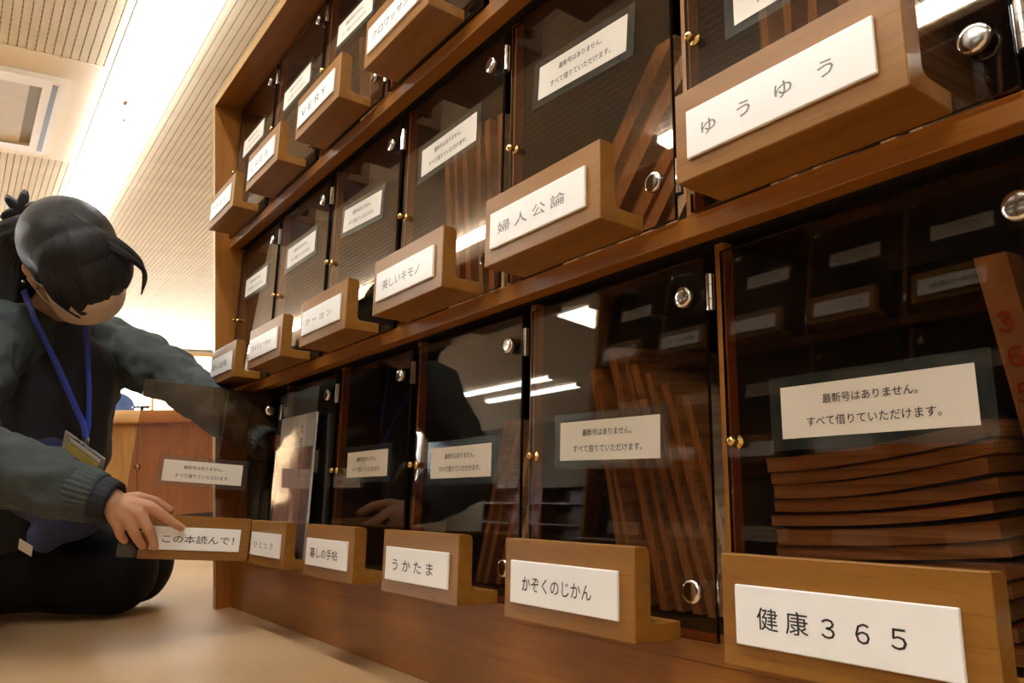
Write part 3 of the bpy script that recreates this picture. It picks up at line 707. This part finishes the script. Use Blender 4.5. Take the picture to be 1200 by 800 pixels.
# ribbed cuff
d_ = (RW - RE).normalized()
def cuff(p0, p1, r0, r1, ribs, depth, m, name):
    bm = bmesh.new(); n = ribs * 4; ax = (V(p1) - V(p0)); q = ax.to_track_quat('Z', 'Y').to_matrix(); rings = []
    for k in range(7):
        u = k / 6; r = r0 + (r1 - r0) * u + (0.002 * math.sin(u * math.pi)); ring = []
        for i in range(n):
            a = 2 * math.pi * i / n; rr = r + depth * math.cos(ribs * a)
            ring.append(bm.verts.new(V(p0) + ax * u + q @ V((rr * math.cos(a), rr * math.sin(a), 0))))
        rings.append(ring)
    ring = [bm.verts.new(V(p1) + (v.co - V(p1)) * 0.86) for v in rings[-1]]; rings.append(ring)
    ring = [bm.verts.new(V(p1) - ax * 0.5 + (v.co - V(p1)) * 0.9) for v in rings[-1]]; rings.append(ring)
    for k in range(len(rings) - 1):
        for i in range(n): bm.faces.new((rings[k][i], rings[k][(i + 1) % n], rings[k + 1][(i + 1) % n], rings[k + 1][i]))
    me = to_mesh(bm, name, True)
    o = link(name, me, m, None)
    for v in me.vertices: v.co -= PB
    o.parent = person
    return o
cuff(RE.lerp(RW, 0.74), RE.lerp(RW, 0.93), 0.048, 0.041, 30, 0.0013, M['cardigan'], 'cardigan_cuff')
cuff(RE.lerp(RW, 0.90), RE.lerp(RW, 1.02), 0.038, 0.0345, 22, 0.0006, M['shirt'], 'shirt_cuff')
cuff(LE.lerp(LW, 0.95), LE.lerp(LW, 1.12), 0.038, 0.033, 26, 0.0011, M['cardigan'], 'cardigan_cuff')
# dark top inside the open cardigan
g = bmesh.new()
capsules(g, [(V((-0.060, -0.335, 0.590)), 0.062), (V((-0.075, -0.325, 0.50)), 0.105), (V((-0.150, -0.340, 0.37)), 0.125), (V((-0.24, -0.38, 0.27)), 0.135)])
figure('dark_top', g, 0.006, M['shirt'], 6, 0.6, (14, 0.006))
# trousers: thighs, knees on the floor, shins laid back
g = bmesh.new()
capsules(g, [(V((-0.44, -0.50, 0.21)), 0.150), (V((-0.30, -0.36, 0.150)), 0.118), (V((-0.122, -0.212, 0.100)), 0.090)])
capsules(g, [(V((-0.44, -0.46, 0.21)), 0.150), (V((-0.34, -0.30, 0.150)), 0.112), (V((-0.225, -0.150, 0.098)), 0.086)])
capsules(g, [(V((-0.122, -0.212, 0.080)), 0.077), (V((-0.28, -0.35, 0.078)), 0.066), (V((-0.45, -0.49, 0.064)), 0.058), (V((-0.62, -0.60, 0.055)), 0.045)])
capsules(g, [(V((-0.225, -0.150, 0.080)), 0.076), (V((-0.37, -0.30, 0.078)), 0.066), (V((-0.52, -0.43, 0.064)), 0.058), (V((-0.68, -0.54, 0.055)), 0.045)])
figure('trousers', g, 0.007, M['trousers'], 6, 0.5, (10, 0.004))
# blue apron hanging over the lap
g = bmesh.new()
A = [V((-0.16, -0.40, 0.34)), V((-0.02, -0.30, 0.31)), V((0.035, -0.250, 0.245)), V((-0.065, -0.365, 0.150)), V((-0.16, -0.43, 0.17))]
capsules(g, [(V((-0.13, -0.36, 0.30)), 0.080), (V((-0.050, -0.300, 0.235)), 0.062), (V((-0.010, -0.265, 0.232)), 0.030)])
capsules(g, [(V((-0.050, -0.300, 0.235)), 0.060), (V((-0.078, -0.345, 0.185)), 0.036)])
capsules(g, [(V((-0.10, -0.34, 0.36)), 0.09), (V((-0.050, -0.300, 0.250)), 0.062)])
figure('apron', g, 0.006, M['apron'], 8, 0.6, (16, 0.006))
for s in (V((-0.28, -0.34, 0)),):
    pass
# indoor shoes
g = bmesh.new(); capsules(g, [(V((-0.63, -0.60, 0.055)), 0.042), (V((-0.74, -0.66, 0.045)), 0.038)]); figure('shoe', g, 0.006, M['black_plastic'], 3)
g = bmesh.new(); capsules(g, [(V((-0.69, -0.54, 0.055)), 0.042), (V((-0.80, -0.60, 0.045)), 0.038)]); figure('shoe', g, 0.006, M['black_plastic'], 3)

# hair: smooth cap over the skull, drawn back to a low ponytail, long side-swept fringe
g = bmesh.new()
ellipsoid(g, hp(0, -0.020, 0.030), AX, (0.086, 0.102, 0.087))
ellipsoid(g, hp(0, -0.045, 0.000), AX, (0.081, 0.080, 0.085))
ellipsoid(g, hp(0, -0.062, -0.045), AX, (0.066, 0.058, 0.060))
capsules(g, [(V((0.000, -0.400, 0.775)), 0.04), (V((-0.050, -0.400, 0.720)), 0.038), (V((-0.095, -0.392, 0.670)), 0.034)])
ellipsoid(g, hp(0, 0.030, 0.040), AX, (0.076, 0.062, 0.064))
for s_ in (-1, 1):
    capsules(g, [(hp(s_ * 0.056, 0.020, 0.050), 0.022), (hp(s_ * 0.068, 0.018, 0.020), 0.012), (hp(s_ * 0.072, 0.016, -0.010), 0.006)])
hair = figure('hair', g, 0.0035, M['hair'], 8, 0.6)
at_ = hair.data.attributes.new('strand', 'FLOAT', 'POINT')
for i, v in enumerate(hair.data.vertices):
    q = v.co + PB - hp(0, -0.02, 0.03); at_.data[i].value = math.atan2(q.dot(Rd), q.dot(Fd) + 0.0 * q.dot(Ud)) * 1.6
def locks(paths, name='hair_lock', sub=9):
    """flat tapering locks: each path is a list of points with (width, thickness)"""
    for pts in paths:
        P = [V(p[0]) for p in pts]; bm = bmesh.new(); rings = []
        Q = []
        for i in range(len(P) - 1):
            for k in range(5):
                t = k / 5; p0 = P[max(i - 1, 0)]; p1 = P[i]; p2 = P[i + 1]; p3 = P[min(i + 2, len(P) - 1)]
                Q.append((0.5 * ((2 * p1) + (p2 - p0) * t + (2 * p0 - 5 * p1 + 4 * p2 - p3) * t * t + (3 * p1 - p0 - 3 * p2 + p3) * t ** 3), pts[i][1] + (pts[i + 1][1] - pts[i][1]) * t, pts[i][2] + (pts[i + 1][2] - pts[i][2]) * t))
        Q.append((P[-1], pts[-1][1], pts[-1][2]))
        for i, (p, w_, t_) in enumerate(Q):
            d = (Q[min(i + 1, len(Q) - 1)][0] - Q[max(i - 1, 0)][0]).normalized(); out = (p - hp(0, -0.02, 0.0)).normalized()
            sx_ = d.cross(out).normalized(); sy_ = sx_.cross(d)
            ring = []
            for j in range(24):
                a = 2 * math.pi * j / 24; rib = 1 + 0.10 * math.cos(7 * a)
                ring.append(bm.verts.new(p - PB + sx_ * w_ * rib * math.cos(a) + sy_ * t_ * rib * math.sin(a)))
            rings.append(ring)
        for i in range(len(rings) - 1):
            for j in range(24): bm.faces.new((rings[i][j], rings[i][(j + 1) % 24], rings[i + 1][(j + 1) % 24], rings[i + 1][j]))
        bm.faces.new(rings[0][::-1]); bm.faces.new(rings[-1])
        lk = link(name, to_mesh(bm, name, True), M['hair'], hair); aa = lk.data.attributes.new('strand', 'FLOAT', 'POINT')
        for i in range(len(lk.data.vertices)): aa.data[i].value = abs((i % 24) - 12) * 0.09
locks([
    [(hp(0.016, 0.010, 0.084), 0.030, 0.006), (hp(0.046, 0.074, 0.052), 0.030, 0.006), (hp(0.050, 0.092, 0.005), 0.020, 0.004), (hp(0.034, 0.100, -0.052), 0.003, 0.001)],
    [(hp(0.010, 0.015, 0.086), 0.030, 0.006), (hp(0.020, 0.080, 0.060), 0.030, 0.006), (hp(0.026, 0.106, 0.008), 0.024, 0.004), (hp(0.030, 0.110, -0.036), 0.004, 0.001)],
    [(hp(-0.005, 0.015, 0.086), 0.030, 0.006), (hp(-0.006, 0.084, 0.058), 0.032, 0.006), (hp(-0.004, 0.111, 0.008), 0.026, 0.004), (hp(0.010, 0.113, -0.024), 0.006, 0.001)],
    [(hp(-0.025, 0.015, 0.084), 0.028, 0.006), (hp(-0.036, 0.078, 0.054), 0.030, 0.006), (hp(-0.036, 0.104, 0.008), 0.026, 0.004), (hp(-0.024, 0.108, -0.014), 0.008, 0.001)],
    [(hp(-0.040, 0.015, 0.078), 0.024, 0.006), (hp(-0.068, 0.066, 0.040), 0.022, 0.006), (hp(-0.070, 0.078, 0.000), 0.016, 0.004), (hp(-0.056, 0.092, -0.020), 0.004, 0.0015)],
    [(hp(-0.045, 0.020, 0.074), 0.018, 0.008), (hp(-0.082, 0.058, 0.040), 0.012, 0.006), (hp(-0.104, 0.062, -0.010), 0.007, 0.003), (hp(-0.088, 0.082, -0.056), 0.003, 0.0015)],
    [(hp(-0.035, 0.045, 0.082), 0.014, 0.008), (hp(-0.084, 0.084, 0.036), 0.006, 0.004), (hp(-0.100, 0.088, -0.008), 0.004, 0.002), (hp(-0.082, 0.096, -0.044), 0.002, 0.001)],
])
PT = V((0.039, -0.405, 0.823))
locks([[(hp(0.0, -0.09, 0.03), 0.045, 0.03), (PT + V((-0.02, 0.0, -0.03)), 0.040, 0.034), (V((-0.012, -0.426, 0.771)), 0.048, 0.036), (V((-0.045, -0.439, 0.679)), 0.046, 0.034), (V((-0.020, -0.450, 0.568)), 0.012, 0.010)],
       [(hp(0.02, -0.09, 0.0), 0.04, 0.03), (V((-0.012, -0.426, 0.771)) + CX * 0.012, 0.040, 0.03), (V((-0.045, -0.439, 0.679)) + CX * 0.018, 0.036, 0.03), (V((-0.020, -0.450, 0.568)) + CX * 0.02, 0.010, 0.008)]], 'ponytail')
# ribbon clip at the ponytail
bw = bmesh.new()
for a in range(6):
    an = a * math.pi / 3 + 0.3
    c = PT + CZ * 0.020; dd = (CX * math.cos(an) + CY * math.sin(an)) * 0.018
    ellipsoid(bw, c + dd, ((CX * math.cos(an) + CY * math.sin(an)), CZ, (CY * math.cos(an) - CX * math.sin(an))), (0.026, 0.004, 0.012), 2)
o = link('hair_bow', to_mesh(bw, 'hair_bow', True), M['black_plastic'], person); o.location = -PB

# face mask: shell over nose, mouth and chin
mk = bmesh.new(); grid = []
FU = [(0.010, 0.100), (-0.010, 0.113), (-0.028, 0.119), (-0.050, 0.110), (-0.075, 0.096), (-0.098, 0.070)]
def fu(u):
    for (a_, fa), (b_, fb) in zip(FU, FU[1:]):
        if u >= b_ - 1e-6: return fa + (fb - fa) * (u - a_) / (b_ - a_)
    return FU[-1][1]
for i in range(19):
    row_ = []
    for j in range(13):
        a = -1.35 + 2.7 * i / 18; u = 0.004 - 0.100 * j / 12
        rr = 0.072 - 0.012 * (j / 12) ** 2
        pos = hp(rr * math.sin(a), 0.040 + (fu(u) - 0.040) * max(math.cos(a), 0) ** 1.1, u - 0.010 * math.cos(a) * (1 if j > 6 else -0.6) - 0.012 * (1 - math.cos(a)) * (1 - j / 6))
        row_.append(mk.verts.new(pos - PB))
    grid.append(row_)
for i in range(18):
    for j in range(12): mk.faces.new((grid[i][j], grid[i + 1][j], grid[i + 1][j + 1], grid[i][j + 1]))
mo = link('face_mask', to_mesh(mk, 'face_mask', True), M['mask'], person)
sd = mo.modifiers.new('thickness', 'SOLIDIFY'); sd.thickness = 0.0015; sd.offset = 1
def tube(pts, r, name, m, parent, flat=1.0, n=8, off=PB, upv=None):
    bm = bmesh.new(); rings = []
    P = [V(p) for p in pts]
    for i, p in enumerate(P):
        d = (P[min(i + 1, len(P) - 1)] - P[max(i - 1, 0)]).normalized()
        if upv is not None:
            sx_ = upv.cross(d).normalized(); sy_ = d.cross(sx_)
        else:
            q = d.to_track_quat('Z', 'Y').to_matrix(); sx_, sy_ = q @ V((1, 0, 0)), q @ V((0, 1, 0))
        rings.append([bm.verts.new(p - off + sx_ * r * math.cos(a) + sy_ * r * flat * math.sin(a)) for a in [2 * math.pi * j / n for j in range(n)]])
    for i in range(len(rings) - 1):
        for j in range(n): bm.faces.new((rings[i][j], rings[i][(j + 1) % n], rings[i + 1][(j + 1) % n], rings[i + 1][j]))
    bm.faces.new(rings[0][::-1]); bm.faces.new(rings[-1])
    return link(name, to_mesh(bm, name, True), m, parent)
for s in (-1, 1):
    tube([hp(s * 0.066, 0.052, -0.004), hp(s * 0.076, 0.025, -0.006), hp(s * 0.086, -0.004, 0.004)], 0.0012, 'ear_loop', M['white_cloth'], mo)
    tube([hp(s * 0.052, 0.052, -0.085), hp(s * 0.074, 0.020, -0.055), hp(s * 0.086, -0.012, -0.020)], 0.0012, 'ear_loop', M['white_cloth'], mo)
ellipse = bmesh.new(); ellipsoid(ellipse, hp(0.094, -0.010, -0.024) - PB, AX, (0.003, 0.003, 0.003), 2); link('earring', to_mesh(ellipse, 'earring', True), M['chrome'], person)
# lanyard straps, clip and card holder
view = CZ
tube([V((0.020, -0.405, 0.668)), V((0.052, -0.385, 0.600)), V((0.062, -0.350, 0.520)), V((0.066, -0.318, 0.440)), V((0.074, -0.300, 0.395)), V((0.118, -0.302, 0.364))], 0.0068, 'lanyard', M['lanyard'], person, 0.22, 8, PB, view)
tube([V((0.035, -0.300, 0.610)), V((0.058, -0.296, 0.560)), V((0.070, -0.292, 0.470)), V((0.074, -0.292, 0.400)), V((0.076, -0.293, 0.385)), V((0.120, -0.300, 0.362))], 0.0058, 'lanyard', M['lanyard'], person, 0.22, 8, PB, view)
tube([V((0.118, -0.301, 0.366)), V((0.140, -0.304, 0.358)), V((0.158, -0.308, 0.345))], 0.0055, 'lanyard_clip', M['black_plastic'], person, 0.8)
idc = empty('card_holder_root')
bpy.data.objects.remove(idc)
def quad_card(name, c, ux, uy, w, h, t, m, parent):
    n_ = ux.cross(uy).normalized(); bm = bmesh.new(); vs = []
    for z_ in (-t / 2, t / 2):
        for a_, b_ in ((-w / 2, -h / 2), (w / 2, -h / 2), (w / 2, h / 2), (-w / 2, h / 2)): vs.append(bm.verts.new(c + ux * a_ + uy * b_ + n_ * z_ - PB))
    for q in ((3, 2, 1, 0), (4, 5, 6, 7), (0, 1, 5, 4), (1, 2, 6, 5), (2, 3, 7, 6), (3, 0, 4, 7)): bm.faces.new([vs[i] for i in q])
    return link(name, to_mesh(bm, name), m, parent)
ux = cdir(0.84, -0.50, 0.20); uy = cdir(0.45, 0.80, 0.40); uy = (uy - ux * uy.dot(ux)).normalized()
cc = V((0.165, -0.311, 0.337))
ch = quad_card('card_holder', cc, ux, uy, 0.098, 0.042, 0.003, sheet('card_plastic', (0.92, 0.94, 0.94), 1.5, 0.1, 0.25, (0.8, 0.82, 0.82)), person)
quad_card('id_card', cc - uy * 0.007 + CZ * 0.003, ux, uy, 0.078, 0.018, 0.001, mat('id_yellow', (0.55, 0.50, 0.10), 0.4), ch)
quad_card('card_window', cc + uy * 0.010 + ux * 0.004 + view * 0.003, ux, uy, 0.074, 0.008, 0.0006, M['white_cloth'], ch)
# white care tag on the apron hem
ux = cdir(0.8, -0.35, 0.2); uy = cdir(0.35, 0.8, 0.3); uy = (uy - ux * uy.dot(ux)).normalized()
tg = quad_card('white_tag', V((-0.018, -0.383, 0.168)), ux, uy, 0.034, 0.024, 0.0008, M['white_cloth'], person)

# lettering sits on raised cards; rack objects are complete
bpy.context.view_layer.update()
